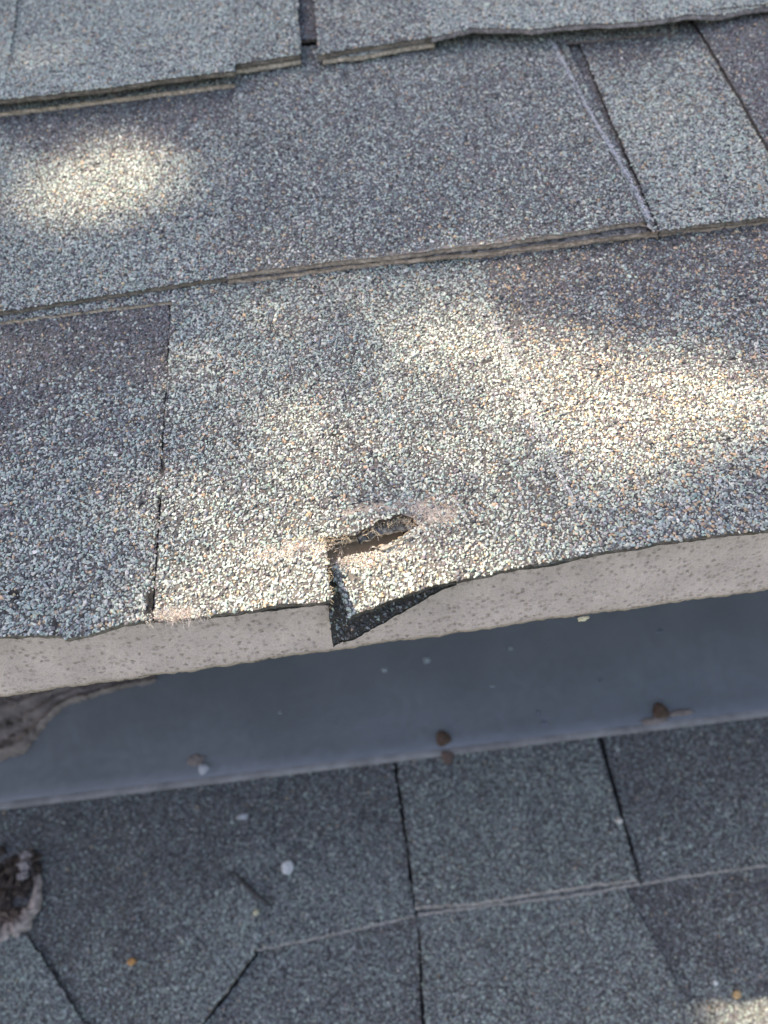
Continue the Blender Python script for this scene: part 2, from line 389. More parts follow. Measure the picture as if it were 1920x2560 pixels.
fibres(fb,250,on_lip,3.,.6,lambda i:(rng.normal(0,.5),-1,.15))
def on_wear(i):
    g=[(730,1378,13,2.5),(1095,1285,11,6),(1000,1262,22,3),(435,1537,8,1.8),(880,1385,14,2)][i%5]
    u,w_=on_plane(g[0],g[1],10); u+=rng.normal(0,g[2]*.6); w_+=rng.normal(0,g[3]*.6)
    return (u,w_,H1r(u,w_)+.25-(4 if i%5==4 else 0))
fibres(fb,1000,on_wear,2.4,.9,lambda i:(.2,-.6,.12),col=(.60,.50,.44),rad=.075)
def on_eave(i):
    q=along(poly_uw([(395,1550),(520,1545)],H1r),np.array([rng.random()]))[0]; return (q[0],q[1]+rng.uniform(0,3.5),H1r(q[0],q[1])+rng.uniform(-.3,.5))
fibres(fb,190,on_eave,2.5,.6,lambda i:(rng.normal(0,.5),-1,-.1),col=(.55,.49,.46),rad=.07)
fibres(fb,40,lambda i:(lambda r:(P3(812+16*r,1352+148*r,11)+rng.normal(0,.3,3)))(rng.random()),1.6,.7,lambda i:(1,-.2,-.2))
wl=poly_uw([(1232,800),(1295,960),(1335,1060),(1390,1170),(1440,1262)],H1r)
def on_wl(i):
    q=along(wl,np.array([rng.random()]))[0]; return (q[0]+rng.normal(0,.35),q[1]+rng.normal(0,.8),H1r(q[0],q[1])+rng.uniform(.1,.6))
fibres(fb,900,on_wl,1.8,.5,lambda i:(.25,-1,0),col=(.55,.54,.55),rad=.12)
fo=link('loose_fibres',fb,t); fo['kind']='stuff'
rb=Acc()   # shredded ply curling inside the rip
sheet(rb,Patch([(893,1344,-1.2),(930,1326,-.6),(975,1312,-.8),(1015,1309,-.6),(1042,1320,-.3)],[(900,1356,-2.2),(940,1342,-1.6),(980,1330,-1.6),(1015,1322,-1.3),(1044,1327,-.6)],H1r,seed=71,rough=.5),gran=False,thick=.8,mix='under',step=.6,edge=(.45,.35,.24))
sheet(rb,Patch([(925,1368,-2.4),(985,1350,-1.6),(1030,1326,-.6)],[(945,1372,-1.4),(1000,1356,-.6),(1046,1331,.2)],H1r,seed=72,rough=.6),gran=False,thick=1,mix='grit',step=.6,edge=(.45,.35,.24))
link('shredded_ply',rb,t)

# --- course 2 ---------------------------------------------------------------
g2='shingles of the middle course on the upper roof'
t=thing('roof_shingle','wide mottled grey shingle of the middle course with a pale frayed right end','roof shingle',(0,238,8),g2)
a=Acc()
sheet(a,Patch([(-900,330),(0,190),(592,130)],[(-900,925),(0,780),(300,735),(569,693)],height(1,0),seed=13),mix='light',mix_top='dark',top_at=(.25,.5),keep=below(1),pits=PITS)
sheet(a,Patch([(585,120),(1380,40)],[(568,702),(960,655),(1200,630),(1645,578)],height(1,0),seed=14),gran=False,mix='dark',edge=(.40,.31,.25))
link('backing_layer',a,t)
a=Acc(); H2=height(1,1)
sheet(a,Patch([(591,140),(900,100),(1362,50)],[(567,688),(760,664),(960,640),(1200,612),(1420,582),(1610,554),(1622,556)],H2,seed=15),mix='medium',keep=below(1),pits=PITS,edge=(.36,.29,.24),
      wear=lambda u,w_:np.clip(.7*gauss(1150,620,60,2.5)(u,w_)+.0*u,0,.8))
link('tab',a,t)
a=Acc()
sheet(a,Patch([(-900,350),(0,215),(596,150)],[(-900,450),(0,281),(300,244),(592,207)],H2,seed=16,rough=.25),mix='medium',edge=(.52,.41,.32))
link('headlap_strip',a,t)
a=Acc(); le=poly_uw([(590,240),(580,400),(572,560),(567,685)],H2)
def on_le(i):
    q=along(le,np.array([rng.random()**.7]))[0]; return (q[0]+rng.normal(0,.3),q[1]+rng.normal(0,.8),H2(q[0],q[1])+rng.uniform(-.6,.4))
fibres(a,420,on_le,1.6,.6,lambda i:(0,-1,0),col=(.52,.51,.55),rad=.1); link('frayed_side',a,t)
a=Acc()   # pale frayed sliver at the cut end, curling up a little
fr=Patch([(1372,95,.6),(1380,94,.3)],[(1618,556,.8),(1640,574,-.6)],H2,seed=17,rough=.45)
sheet(a,fr,mix='light',gran=False,edge=(.5,.48,.5),step=.8,thick=1.6)
fe=poly_uw([(1374,100),(1450,240),(1490,310),(1530,375),(1580,460),(1622,548)],H2)
def on_fe(i):
    q=along(fe,np.array([rng.random()]))[0]; return (q[0]+rng.normal(0,.4),q[1]+rng.normal(0,.8),H2(q[0],q[1])+rng.uniform(0,.7))
fibres(a,1100,on_fe,2.2,.6,lambda i:(-.2,-1,.1),col=(.66,.64,.70),rad=.11)
o=link('frayed_edge',a,t); o['label']='pale frayed cut end of the shingle'

t=thing('roof_shingle','middle course shingle right of the open butt joint, pale green panel beside a dark tab','roof shingle',(190,238,8),g2)
a=Acc(); sheet(a,Patch([(1300,60),(1520,30)],[(1560,560),(1700,555)],height(1,-.5),seed=73),mix='dark',thick=1.5)
link('underlap_strip',a,t)
a=Acc()

sheet(a,Patch([(1384,-40),(1700,-80),(2750,-200)],[(1648,577),(1760,562),(1920,543),(2750,440)],height(1,.2),seed=18),mix='light',mix_top='dark',top_at=(.30,.52),keep=below(1),edge=(.22,.18,.15))
link('backing_layer',a,t)
a=Acc()
sheet(a,Patch([(1692,-20),(1900,-50),(2750,-150)],[(2022,533),(2300,500),(2750,450)],height(1,1),seed=19),mix='dark',keep=below(1))
link('tab',a,t)
a=Acc()
sheet(a,Patch([(1385,-10),(1700,-60)],[(1372,107),(1450,103),(1560,92),(1660,83),(1690,83)],height(1,.9),seed=20,rough=.2),mix='medium',edge=(.22,.18,.17),thick=1.2)
link('headlap_strip',a,t)
a=Acc()   # narrow strip left standing in the joint
sheet(a,Patch([(1383,90),(1402,88)],[(1630,572),(1648,577)],height(1,.75),seed=21,rough=.4),mix='medium',step=.8)
tag(link('shingle_sliver',a,None),'narrow granule covered sliver wedged in the open joint of the middle course','shingle sliver')

# --- course 3 ---------------------------------------------------------------
g3='shingles of the highest course in view on the upper roof'
t=thing('roof_shingle','shingle at the top left whose lower edge lifts off with a dark gap','roof shingle',(-60,380,10),g3)
a=Acc(); lift=lambda h,u0,u1: (lambda u,w_: h*np.clip(1-(w_-378)/60,0,1)**2*smooth((u-u0)/25)*smooth((u1-u)/25))
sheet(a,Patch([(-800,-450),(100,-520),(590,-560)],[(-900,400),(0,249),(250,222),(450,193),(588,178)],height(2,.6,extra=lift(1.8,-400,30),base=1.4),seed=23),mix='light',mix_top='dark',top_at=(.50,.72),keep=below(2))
link('backing_layer',a,t)
a=Acc()
sheet(a,Patch([(620,-560),(720,-570)],[(583,162),(650,152),(752,135)],height(2,1,base=1.4),seed=24),mix='light',mix_top='medium',top_at=(.5,.8),keep=below(2))
sheet(a,Patch([(-800,-450),(120,-520)],[(-900,390),(-100,262),(10,246)],height(2,1.05,base=1.4),seed=25),mix='light',keep=below(2),thick=1.6)
link('tab',a,t)
a=Acc(); sheet(a,Patch([(540,-480),(860,-520)],[(560,120),(860,90)],height(2,-.6),seed=74),mix='dark',thick=1.5); link('underlap_strip',a,t)
a=Acc()
sheet(a,Patch([(620,-500),(722,-520)],[(582,176),(752,149)],height(2,0,base=1.4),seed=26),gran=False,edge=(.50,.41,.33))
link('under_tab',a,t)
t=thing('roof_shingle','shingle at the top right with a wavy lifted lower edge casting a dark line','roof shingle',(140,380,10),g3)
a=Acc()
sheet(a,Patch([(760,-560),(1200,-600)],[(806,150),(900,137),(1085,106)],height(2,0,base=1.4),seed=27),gran=False,edge=(.50,.41,.33))
sheet(a,Patch([(960,-560),(1550,-640),(2700,-760)],[(1080,96),(1180,71),(1300,72),(1330,74),(1420,62),(1530,60),(1660,48),(1900,20),(2750,-70)],height(2,.7,extra=lift(3.,20,210),base=1.4),seed=28,rough=.5),mix='light',keep=below(2),edge=(.3,.26,.26))
link('backing_layer',a,t)
a=Acc()
sheet(a,Patch([(745,-560),(1000,-590)],[(795,137),(900,118),(1090,92)],height(2,1,base=1.4),seed=29),mix='medium',keep=below(2))
sheet(a,Patch([(1480,-640),(2700,-760)],[(1668,33),(1760,27),(1920,8),(2750,-90)],height(2,1,base=1.4),seed=30),mix='light',mix_top='medium',top_at=(.5,.8),keep=below(2))
link('tab',a,t)
# --- course 4 and the rest of the slope, above the picture
t=thing('roof_shingle','plain grey shingle above the top course','roof shingle',(0,520,10))
a=Acc(); sheet(a,Patch([(-500,800),(600,800)],[(-500,518),(600,518)],height(3,1),uw=True,seed=31),gran=False,mix='medium',step=6,thick=4)
link('tab',a,t)

# ------------------------------------------------------------------ boxes and simple solids in world metres
def box(acc,lo,hi,mat=0,col=(.5,.5,.5)):
    x0,y0,z0=lo; x1,y1,z1=hi
    v=[(x,y,z) for x in (x0,x1) for y in (y0,y1) for z in (z0,z1)]
    f=[(0,1,3),(0,3,2),(4,6,7),(4,7,5),(0,4,5),(0,5,1),(2,3,7),(2,7,6),(0,2,6),(0,6,4),(1,5,7),(1,7,3)]
    acc.add(v,f,mat,col)
M_WOOD=material('deck_wood',base=(.30,.21,.13),rough=.8,noise_scale=60,noise_amt=.3,bump=.4,bump_scale=300)
M_DRIP=material('brown_metal',base=(.66,.46,.27),rough=.55,noise_scale=150,noise_amt=.2,spec=.4)
M_WALL=material('stucco',base=(.45,.41,.38),rough=.95,noise_scale=40,noise_amt=.1,bump=.8,bump_scale=350,dist=.002)
def rbox(acc,u0,u1,w0,w1,n0,n1,col=(.5,.5,.5),mat=0): box(acc,(u0,w0,n0),(u1,w1,n1),mat,col)
a=Acc(); rbox(a,-700,700,109,900,-13,-.6); tag(link('roof_deck',a,None,[M_WOOD]),'bare wooden deck board glimpsed under the torn eave shingle','roof deck')
a=Acc(); rbox(a,-700,700,109.5,180,-.4,.6); rbox(a,-700,700,109.5,110.5,-9,-.4)
tag(link('drip_edge',a,None,[M_DRIP]),'tan brown metal edging seen through the tear in the eave shingle','drip edge')
a=Acc()
sheet(a,Patch([(-700,190),(-18,190)],[(-700,101),(-18,101)],lambda u,w_:3.6+0*u,uw=True,seed=40),gran=False,thick=2.4,mix='dark',edge=(.05,.045,.04))
sheet(a,Patch([(-18,190),(12,190)],[(-18,124),(12,120)],lambda u,w_:3.6+0*u,uw=True,seed=40),gran=False,thick=2.4,mix='dark',edge=(.22,.17,.12))
sheet(a,Patch([(12,190),(700,190)],[(12,101),(700,101)],lambda u,w_:3.6+0*u,uw=True,seed=40),gran=False,thick=2.4,mix='dark',edge=(.05,.045,.04))
tag(link('starter_strip',a,None),'dark starter strip under the eave shingles','starter strip')

# ------------------------------------------------------------------ fascia board
CW=world([0,0,D])
def on_y(px,py,y):
    r=ray(px,py)@B; t=(y-CW[1])/r[1]; return CW+r*t
YF=.1035
M_FASC=bpy.data.materials.new('textured_paint'); M_FASC.use_nodes=True
n=M_FASC.node_tree; b=n.nodes['Principled BSDF']; b.inputs['Roughness'].default_value=.85
tc=n.nodes.new('ShaderNodeTexCoord')
def nz(scale,det,lo,hi):
    t=n.nodes.new('ShaderNodeTexNoise'); t.inputs['Scale'].default_value=scale; t.inputs['Detail'].default_value=det
    n.links.new(tc.outputs['Object'],t.inputs['Vector']); m=n.nodes.new('ShaderNodeMapRange')
    m.inputs['From Min'].default_value=lo; m.inputs['From Max'].default_value=hi; n.links.new(t.outputs['Fac'],m.inputs['Value']); return m.outputs[0]
vo=n.nodes.new('ShaderNodeTexVoronoi'); vo.inputs['Scale'].default_value=560; 
wp=n.nodes.new('ShaderNodeTexNoise'); wp.inputs['Scale'].default_value=900; wa=n.nodes.new('ShaderNodeVectorMath'); wa.operation='MULTIPLY_ADD'
n.links.new(tc.outputs['Object'],wp.inputs['Vector']); n.links.new(wp.outputs['Color'],wa.inputs[0]); wa.inputs[1].default_value=(.0014,.0014,.0014); n.links.new(tc.outputs['Object'],wa.inputs[2]); n.links.new(wa.outputs[0],vo.inputs['Vector'])
vm=n.nodes.new('ShaderNodeMapRange'); vm.inputs['From Min'].default_value=.62; vm.inputs['From Max'].default_value=.05; n.links.new(vo.outputs['Distance'],vm.inputs['Value'])
vs=n.nodes.new('ShaderNodeSeparateColor'); n.links.new(vo.outputs['Color'],vs.inputs[0]); vg=n.nodes.new('ShaderNodeMapRange'); vg.inputs['From Min'].default_value=.35; vg.inputs['From Max'].default_value=.95; n.links.new(vs.outputs[0],vg.inputs['Value'])
vx=n.nodes.new('ShaderNodeMath'); vx.operation='MULTIPLY'; n.links.new(vm.outputs[0],vx.inputs[0]); n.links.new(vg.outputs[0],vx.inputs[1])
fg=nz(1500,3,.35,.75); fa=n.nodes.new('ShaderNodeMath'); fa.operation='MULTIPLY_ADD'; n.links.new(fg,fa.inputs[0]); fa.inputs[1].default_value=.38; n.links.new(vx.outputs[0],fa.inputs[2]); fa.use_clamp=True
s1=fa.outputs[0]; s2=nz(60,4,.3,.7)
mx=n.nodes.new('ShaderNodeMix'); mx.data_type='RGBA'; mx.inputs['A'].default_value=(.76,.595,.54,1); mx.inputs['B'].default_value=(.30,.22,.19,1)
mm=n.nodes.new('ShaderNodeMath'); mm.operation='MULTIPLY'; mm.inputs[1].default_value=.8
n.links.new(s1,mm.inputs[0]); n.links.new(mm.outputs[0],mx.inputs['Factor'])
m2=n.nodes.new('ShaderNodeMix'); m2.data_type='RGBA'; m2.blend_type='MULTIPLY'; m2.inputs['Factor'].default_value=1
cr=n.nodes.new('ShaderNodeMapRange'); cr.inputs['To Min'].default_value=.86; cr.inputs['To Max'].default_value=1.1; n.links.new(s2,cr.inputs['Value'])
n.links.new(mx.outputs['Result'],m2.inputs['A']); n.links.new(cr.outputs[0],m2.inputs['B']); n.links.new(m2.outputs['Result'],b.inputs['Base Color'])
bp=n.nodes.new('ShaderNodeBump'); bp.inputs['Strength'].default_value=.9; bp.inputs['Distance'].default_value=.0006; bp.invert=True
n.links.new(s1,bp.inputs['Height']); n.links.new(bp.outputs[0],b.inputs['Normal'])
pL=on_y(0,1745,YF); pR=on_y(1920,1480,YF)
a=Acc(); xs=np.linspace(-.7,.7,1401); nzr=14
zb=pL[2]+(pR[2]-pL[2])*(xs-pL[0])/(pR[0]-pL[0])+.00035*noise(xs*1000,xs*0,1.7,80)+.0005*noise(xs*1000,xs*0,7,81)+.0006*noise(xs*1000,xs*0,35,82)
rows=[]
for i in range(nzr+1):
    tt=i/nzr; z=zb+(.032-zb)*tt; y=YF+.0002*noise(xs*1000,z*1000,2,83)+.0015*(1-tt)*0
    if i==0: y=y+.0008
    rows.append(np.stack([xs,y,z],1))
rows.insert(0,np.stack([xs,xs*0+YF+.02,zb+.001],1)); rows.append(np.stack([xs,xs*0+YF+.02,xs*0+.032],1))
V=np.vstack(rows); nX=len(xs); i=np.arange(nX-1); f=[]
for j in range(len(rows)-1):
    f.append(np.stack([i+j*nX,i+1+j*nX,i+1+(j+1)*nX],1)); f.append(np.stack([i+j*nX,i+1+(j+1)*nX,i+(j+1)*nX],1))
a.add(V,np.vstack(f),0,(.5,.5,.5))
tag(link('fascia_board',a,None,[M_FASC],roofspace=False,smooth_=True),'pinkish grey speckled fascia board directly under the torn shingle edge','fascia board')
# yellowish chip caught on its lower edge
def blob(acc,c,r,seed,col,mat=0,axes=None,sub=2,amp=.3,roofspace=True):
    bm=__import__('bmesh').new(); __import__('bmesh').ops.create_icosphere(bm,subdivisions=sub,radius=1)
    v=np.array([q.co[:] for q in bm.verts]); f=np.array([[q.index for q in p.verts] for p in bm.faces]); bm.free()
    k=1+amp*noise(v[:,0]*3+seed,v[:,1]*3+v[:,2]*2.3,1,seed)+amp*.5*noise(v[:,0]*7+seed,v[:,1]*7+v[:,2]*5,1,seed+1)
    v=v*k[:,None]*np.array(r); 
    acc.add(v+np.array(c),f,mat,col)
M_PLAIN=material('chip',attr=True,rough=.8,noise_scale=400,noise_amt=.25,bump=.6,bump_scale=700)
a=Acc(); p=on_y(1458,1547,YF-.001); blob(a,p,(.0024,.0009,.0009),5,(.62,.55,.36)); tag(link('paint_flake',a,None,[M_PLAIN],roofspace=False),'small yellowish flake stuck to the lower edge of the pinkish fascia board','flake')

# ------------------------------------------------------------------ wall and soffit behind
YW=.285
a=Acc(); box(a,(-.72,YW,-3.2),(.72,YW+.15,-.012)); tag(link('house_wall',a,None,[M_WALL],roofspace=False),'stucco house wall hidden in shade behind the pinkish fascia board','wall')
a=Acc(); box(a,(-.7,YF+.021,-.004),(.7,YW+.15,.006)); tag(link('soffit',a,None,[M_WOOD],roofspace=False),'wooden soffit board behind the pinkish fascia','soffit')

# ------------------------------------------------------------------ flashing
NB=-286.
M_MET=bpy.data.materials.new('dull_galvanised_metal'); M_MET.use_nodes=True
n=M_MET.node_tree; b=n.nodes['Principled BSDF']; b.inputs['Metallic'].default_value=.6
tc=n.nodes.new('ShaderNodeTexCoord')
s1=nz(18,6,.35,.65); s2=nz(220,3,.3,.7)
mx=n.nodes.new('ShaderNodeMix'); mx.data_type='RGBA'; mx.inputs['A'].default_value=(.255,.28,.31,1); mx.inputs['B'].default_value=(.305,.33,.37,1); n.links.new(s1,mx.inputs['Factor'])
n.links.new(mx.outputs['Result'],b.inputs['Base Color'])
mr=n.nodes.new('ShaderNodeMapRange'); mr.inputs['To Min'].default_value=.32; mr.inputs['To Max'].default_value=.42; n.links.new(s2,mr.inputs['Value']); n.links.new(mr.outputs[0],b.inputs['Roughness'])
M_RUST=material('rusty_steel',base=(.085,.055,.04),rough=.9,noise_scale=500,noise_amt=.5,bump=.8,bump_scale=900)
M_ZINC=material('grey_nail_steel',base=(.40,.40,.42),rough=.5,noise_scale=500,noise_amt=.2)
M_HEM=material('stained_hem',base=(.21,.20,.205),rough=.7,noise_scale=90,noise_amt=.3)
fl_t=thing('metal_flashing','blue grey metal flashing strip nailed between the wall and the lower roof','flashing',(0,102,NB+14))
nfl=NB+16.
uL,wL=on_plane(0,2020,nfl); uR,wR=on_plane(1920,1787,nfl)
def wb(u): return wL+(wR-wL)*(u-uL)/(uR-uL)
a=Acc(); us=np.linspace(-640,640,320); prof=[]
for k,(dw,dn) in enumerate([(0,-4.4),(0,-.6),(.5,0),(4,.5),(12,.1),(25,-.2),(45,.3),(65,.2),(86,.4)]):
    ww=wb(us)+dw+.5*noise(us,us*0,40,90)*(dw<5); prof.append(np.stack([us,ww,nfl+dn+.5*noise(us,us*0+dw,60,91)],1))
yy=(YW-.0015)*1000
top_w=np.array([ (yy+SB*nfl)/CB for _ in us]); prof.append(np.stack([us,top_w,us*0+nfl+.4],1))
wv=world(prof[-1]); up=wv.copy(); up[:,2]+=.06
up_r=(up*1000)@B.T; prof.append(up_r)
V=np.vstack(prof); nX=len(us); i=np.arange(nX-1)
for j in range(len(prof)-1):
    pass
f=[]
for j in range(len(prof)-1):
    f.append(np.stack([i+j*nX,i+1+j*nX,i+1+(j+1)*nX],1)); f.append(np.stack([i+j*nX,i+1+(j+1)*nX,i+(j+1)*nX],1))
a.add(V,np.vstack(f),0,(.3,.3,.3)); link('apron',a,fl_t,[M_MET],smooth_=True)
a=Acc(); V=[]
for dw,dn in ((-.6,-4.4),(-.7,.1),(-.2,.6),(3.2,.6),(3.8,.4)):
    V.append(np.stack([us,wb(us)+dw+(.8*noise(us,us*0,9,92) if dw>5 else 0),nfl+dn+.5*noise(us,us*0,60,91)+.0*us],1))
f=[]
for j in range(4):
    f.append(np.stack([i+j*nX,i+1+j*nX,i+1+(j+1)*nX],1)); f.append(np.stack([i+j*nX,i+1+(j+1)*nX,i+(j+1)*nX],1))
a.add(np.vstack(V),np.vstack(f),0,(.3,.3,.3)); link('hem',a,fl_t,[M_HEM],smooth_=True)
def nail(px,py,r,mat,label,seed):
    a=Acc(); u,w_=on_plane(px,py,nfl+2); c=np.array([u,w_,nfl+1.4])
    N=18; V=[c+np.array([0,0,1.5])]
    for rr,h in ((.55,1.35),(.95,.7),(1.,.1),(.4,-.6),(.35,-6)):
        for q in range(N):
            an=q*2*np.pi/N; k=r*rr*(1+.12*math.sin(3*an+seed)); V.append(c+np.array([k*math.cos(an),k*math.sin(an),h]))
    f=[(0,1+q,1+(q+1)%N) for q in range(N)]
    for j in range(4):
        for q in range(N):
            p0=1+j*N+q; p1=1+j*N+(q+1)%N; f+= [(p0,p0+N,p1+N),(p0,p1+N,p1)]
    a.add(V,f,0,(.2,.2,.2)); o=link('nail',a,fl_t,[mat],smooth_=True); o['label']=label; return o
nail(508,1921,3.4,M_ZINC,'dull grey nail head at the left of the flashing',1)
nail(1108,1846,4.9,M_RUST,'dark rusty nail head in the middle of the flashing',2)
nail(1652,1777,5.2,M_RUST,'rusty nail head at the right of the flashing',3)
# rust streak and pinkish smears around the nails
a=Acc()
for (px,py,ru,rw,s) in ((490,1900,5,3.5,1),(1118,1892,4,4,2),(1640,1800,9,2.2,3),(1700,1782,8,2,4)):
    u,w_=on_plane(px,py,nfl+1); a=Acc(); blob(a,(u,w_,nfl+.7),(ru,rw,.5),s,(.13,.09,.075) if s==2 else (.20,.165,.15),sub=3)
    link('rust_crust',a,fl_t,[M_PLAIN],smooth_=True)
# small paint specks on the metal
a=Acc()
for (px,py,r) in ((1068,1650,2.6),(962,1675,2.),(1277,1620,1.6),(1650,1578,1.8),(1360,1808,1.9),(1345,1780,1.3),(1230,1715,1.2),(1500,1700,1.),(700,1780,1.2)):
    u,w_=on_plane(px,py,nfl+.5); a=Acc(); blob(a,(u,w_,nfl+.5),(r,r*.8,.3),int(px),(.30,.33,.34) if px<1300 else (.12,.13,.16)); link('paint_speck',a,fl_t,[M_PLAIN],smooth_=True)

# dried smear of sealant at the left, under the fascia
M_SEAL=material('old_sealant',base=(.21,.17,.15),rough=.75,noise_scale=70,noise_amt=.45,bump=.5,bump_scale=200,dist=.002,spec=.35)
edge_px=[(-420,1995),(-120,1935),(0,1905),(45,1888),(85,1850),(125,1800),(160,1765),(215,1745),(300,1727),(390,1700)]
pb=Patch([(-420,1700),(0,1690),(150,1680),(300,1660),(395,1650)],edge_px,lambda u,w_:nfl+1.2+0*u,rough=1.2,seed=95,wave=0)
nx,ny=160,50; aa,tt=np.meshgrid(np.linspace(0,1,nx+1),np.linspace(0,1,ny+1)); V=pb.at(aa,tt)
dE=1-tt
V[...,2]+=3.2*np.exp(-((dE-.10)/.07)**2)+1.2*np.exp(-((dE-.34)/.05)**2)*(1+noise(V[...,0],V[...,1],20,96))+1.5*np.exp(-((dE-.58)/.06)**2)+.8*noise(V[...,0]+V[...,1],V[...,1]*.4,9,97)-1.3*(dE<.015)
idx=np.arange((nx+1)*(ny+1)).reshape(ny+1,nx+1); q=np.stack([idx[:-1,:-1],idx[1:,:-1],idx[1:,1:],idx[:-1,1:]],-1).reshape(-1,4)
a=Acc(); a.add(V.reshape(-1,3),np.vstack([q[:,[0,1,2]],q[:,[0,2,3]]]),0,(.2,.2,.2))
a.v[0]=np.vstack([a.v[0]]); bt=V.reshape(-1,3).copy(); bt[:,2]=nfl+.3; a.add(bt,np.vstack([q[:,[0,2,1]],q[:,[0,3,2]]]),0,(.2,.2,.2))
tag(link('sealant_patch',a,None,[M_SEAL],smooth_=True),'wrinkled brownish sealant smeared on the left end of the metal flashing','sealant')

# ------------------------------------------------------------------ lower roof
M_FELT=material('roofing_felt',base=(.055,.055,.058),rough=.95,noise_scale=200,noise_amt=.3)
W1=6.; 
def HL(j,extra=None): return height(0,j,base=NB,wk=W1,extra=extra)
def HL2(j,extra=None): return height(0,j,base=NB,wk=W1-E_,extra=extra)
gl='shingles of the lower roof under the flashing'
t=thing('roof_shingle','shaded shingle of the lower roof just under the flashing with one raised square tab','roof shingle',(60,10,NB+8),gl)
a=Acc()
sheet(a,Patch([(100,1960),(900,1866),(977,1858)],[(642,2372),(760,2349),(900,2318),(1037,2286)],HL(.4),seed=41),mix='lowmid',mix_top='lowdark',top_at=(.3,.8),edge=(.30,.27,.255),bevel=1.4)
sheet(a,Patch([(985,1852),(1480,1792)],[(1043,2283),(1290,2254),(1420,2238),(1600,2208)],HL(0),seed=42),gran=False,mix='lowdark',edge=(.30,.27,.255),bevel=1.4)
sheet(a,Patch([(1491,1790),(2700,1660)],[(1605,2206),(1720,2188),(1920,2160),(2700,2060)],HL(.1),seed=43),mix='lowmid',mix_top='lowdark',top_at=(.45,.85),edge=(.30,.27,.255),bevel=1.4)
link('backing_layer',a,t)
a=Acc()
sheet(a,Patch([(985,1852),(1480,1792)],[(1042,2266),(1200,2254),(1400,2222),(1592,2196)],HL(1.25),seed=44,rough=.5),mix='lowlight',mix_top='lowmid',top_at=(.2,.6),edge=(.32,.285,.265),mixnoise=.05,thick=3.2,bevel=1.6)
link('tab',a,t)
t=thing('roof_shingle','diagonally cut shingle at the lower left running past the others','roof shingle',(-130,-20,NB+10),gl)
a=Acc()
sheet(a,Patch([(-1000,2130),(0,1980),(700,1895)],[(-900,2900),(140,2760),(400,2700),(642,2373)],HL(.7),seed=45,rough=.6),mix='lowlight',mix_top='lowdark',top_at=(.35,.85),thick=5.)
link('tab',a,t)
a=Acc()
sheet(a,Patch([(-900,2290),(-100,2290),(70,2345)],[(-900,2950),(100,2850),(330,2740)],HL(1.9),seed=46,rough=.6),mix='lowlight',thick=2.5,mixnoise=.05)
link('corner_piece',a,t)
t=thing('roof_shingle','shingle at the lower right with one corner in bright sun','roof shingle',(90,-60,NB+8),gl)
a=Acc()
sheet(a,Patch([(690,2330),(1040,2250)],[(290,2850),(1066,2850)],HL2(0),seed=47),mix='lowmid')
sheet(a,Patch([(1480,2150),(2700,2000)],[(1850,2850),(2800,2700)],HL2(.3),seed=48),mix='lowlight',mix_top='lowdark',top_at=(.2,.7))
link('backing_layer',a,t)
a=Acc()
sheet(a,Patch([(1050,2260),(1530,2165)],[(1075,2850),(1860,2760)],HL2(1.),seed=49,rough=.5),mix='lowlight',mixnoise=.1)
link('tab',a,t)
a=Acc()
sheet(a,Patch([(690,2250),(1060,2200),(1500,2140),(2700,1990)],[(655,2385),(760,2362),(1052,2322),(1500,2226),(2700,2062)],HL2(.85),seed=50),mix='lowmid',edge=(.22,.2,.19))
link('headlap_strip',a,t)
a=Acc(); rbox(a,-700,700,-900,190,NB-13,NB-.8); tag(link('roof_deck',a,None,[M_FELT]),'black felt covered deck under the shaded lower roof shingles','roof deck')
a=Acc()
sheet(a,Patch([(-650,-128),(650,-128)],[(-650,-800),(650,-800)],lambda u,w_:NB+5+0*u,uw=True,seed=55),gran=False,mix='lowmid',step=8)
tag(link('roof_shingle',a),'plain dark shingles of the lower roof nearer the viewer, below the picture','roof shingle')

# ------------------------------------------------------------------ small things on the lower roof
def low_n(j=1): return lambda u,w_: height(0,j,base=NB,wk=W1)(u,w_)
def put(name,label,cat,px,py,r,col,seed,j=1,amp=.3,lift=.4,mat=M_PLAIN):
    pt=poly_uw([(px,py)],low_n(j))[0]; a=Acc(); blob(a,(pt[0],pt[1],low_n(j)(pt[0],pt[1])+r[2]*lift+.5),r,seed,col,amp=amp,sub=3)
    return tag(link(name,a,None,[mat],smooth_=True),label,cat)
put('white_disc','round whitish disc lying on the dark lower roof left of the raised tab','disc',720,2168,(3.9,3.9,.7),(.52,.52,.52),3,j=.9,amp=.12,lift=.7)
put('pale_chip','small pale chip on the lower roof between flashing and white disc','chip',608,2041,(4.2,1.8,1.),(.36,.37,.39),8,j=.9,amp=.5)
put('pale_chip','tiny yellowish chip on the lower roof below the dark twig','chip',641,2281,(1.6,1.6,1.),(.50,.46,.32),9,j=.9)
put('orange_chip','rusty orange chip on the lower left shingle','chip',330,2404,(2.4,1.7,.9),(.45,.24,.09),10,j=.9,amp=.4)
put('pale_chip','pale pebble at the right edge of the raised square tab','chip',1546,2052,(2.3,1.7,1.2),(.52,.49,.44),12,j=1.2)
put('orange_chip','tan orange pebble just above the sunlit corner','chip',1841,2487,(2.2,1.9,1.3),(.50,.34,.17),13,j=-.8)
put('pale_chip','white grain on the lower right shingle near the tan pebble','chip',1788,2457,(1.3,1.2,.9),(.7,.7,.68),14,j=-.8)
a=Acc()
tp=[poly_uw([q],low_n(.9))[0] for q in ((585,2180),(610,2207),(640,2236),(680,2268))]
V=[];N=8
for k,q in enumerate(tp):
    for m_ in range(N):
        an=m_*2*np.pi/N; r=(.5,1.1,1.2,.6)[k]; V.append((q[0]+r*math.cos(an)*.7,q[1]+r*math.cos(an)*.7,low_n(.9)(q[0],q[1])+1.4+r*math.sin(an)))
f=[]
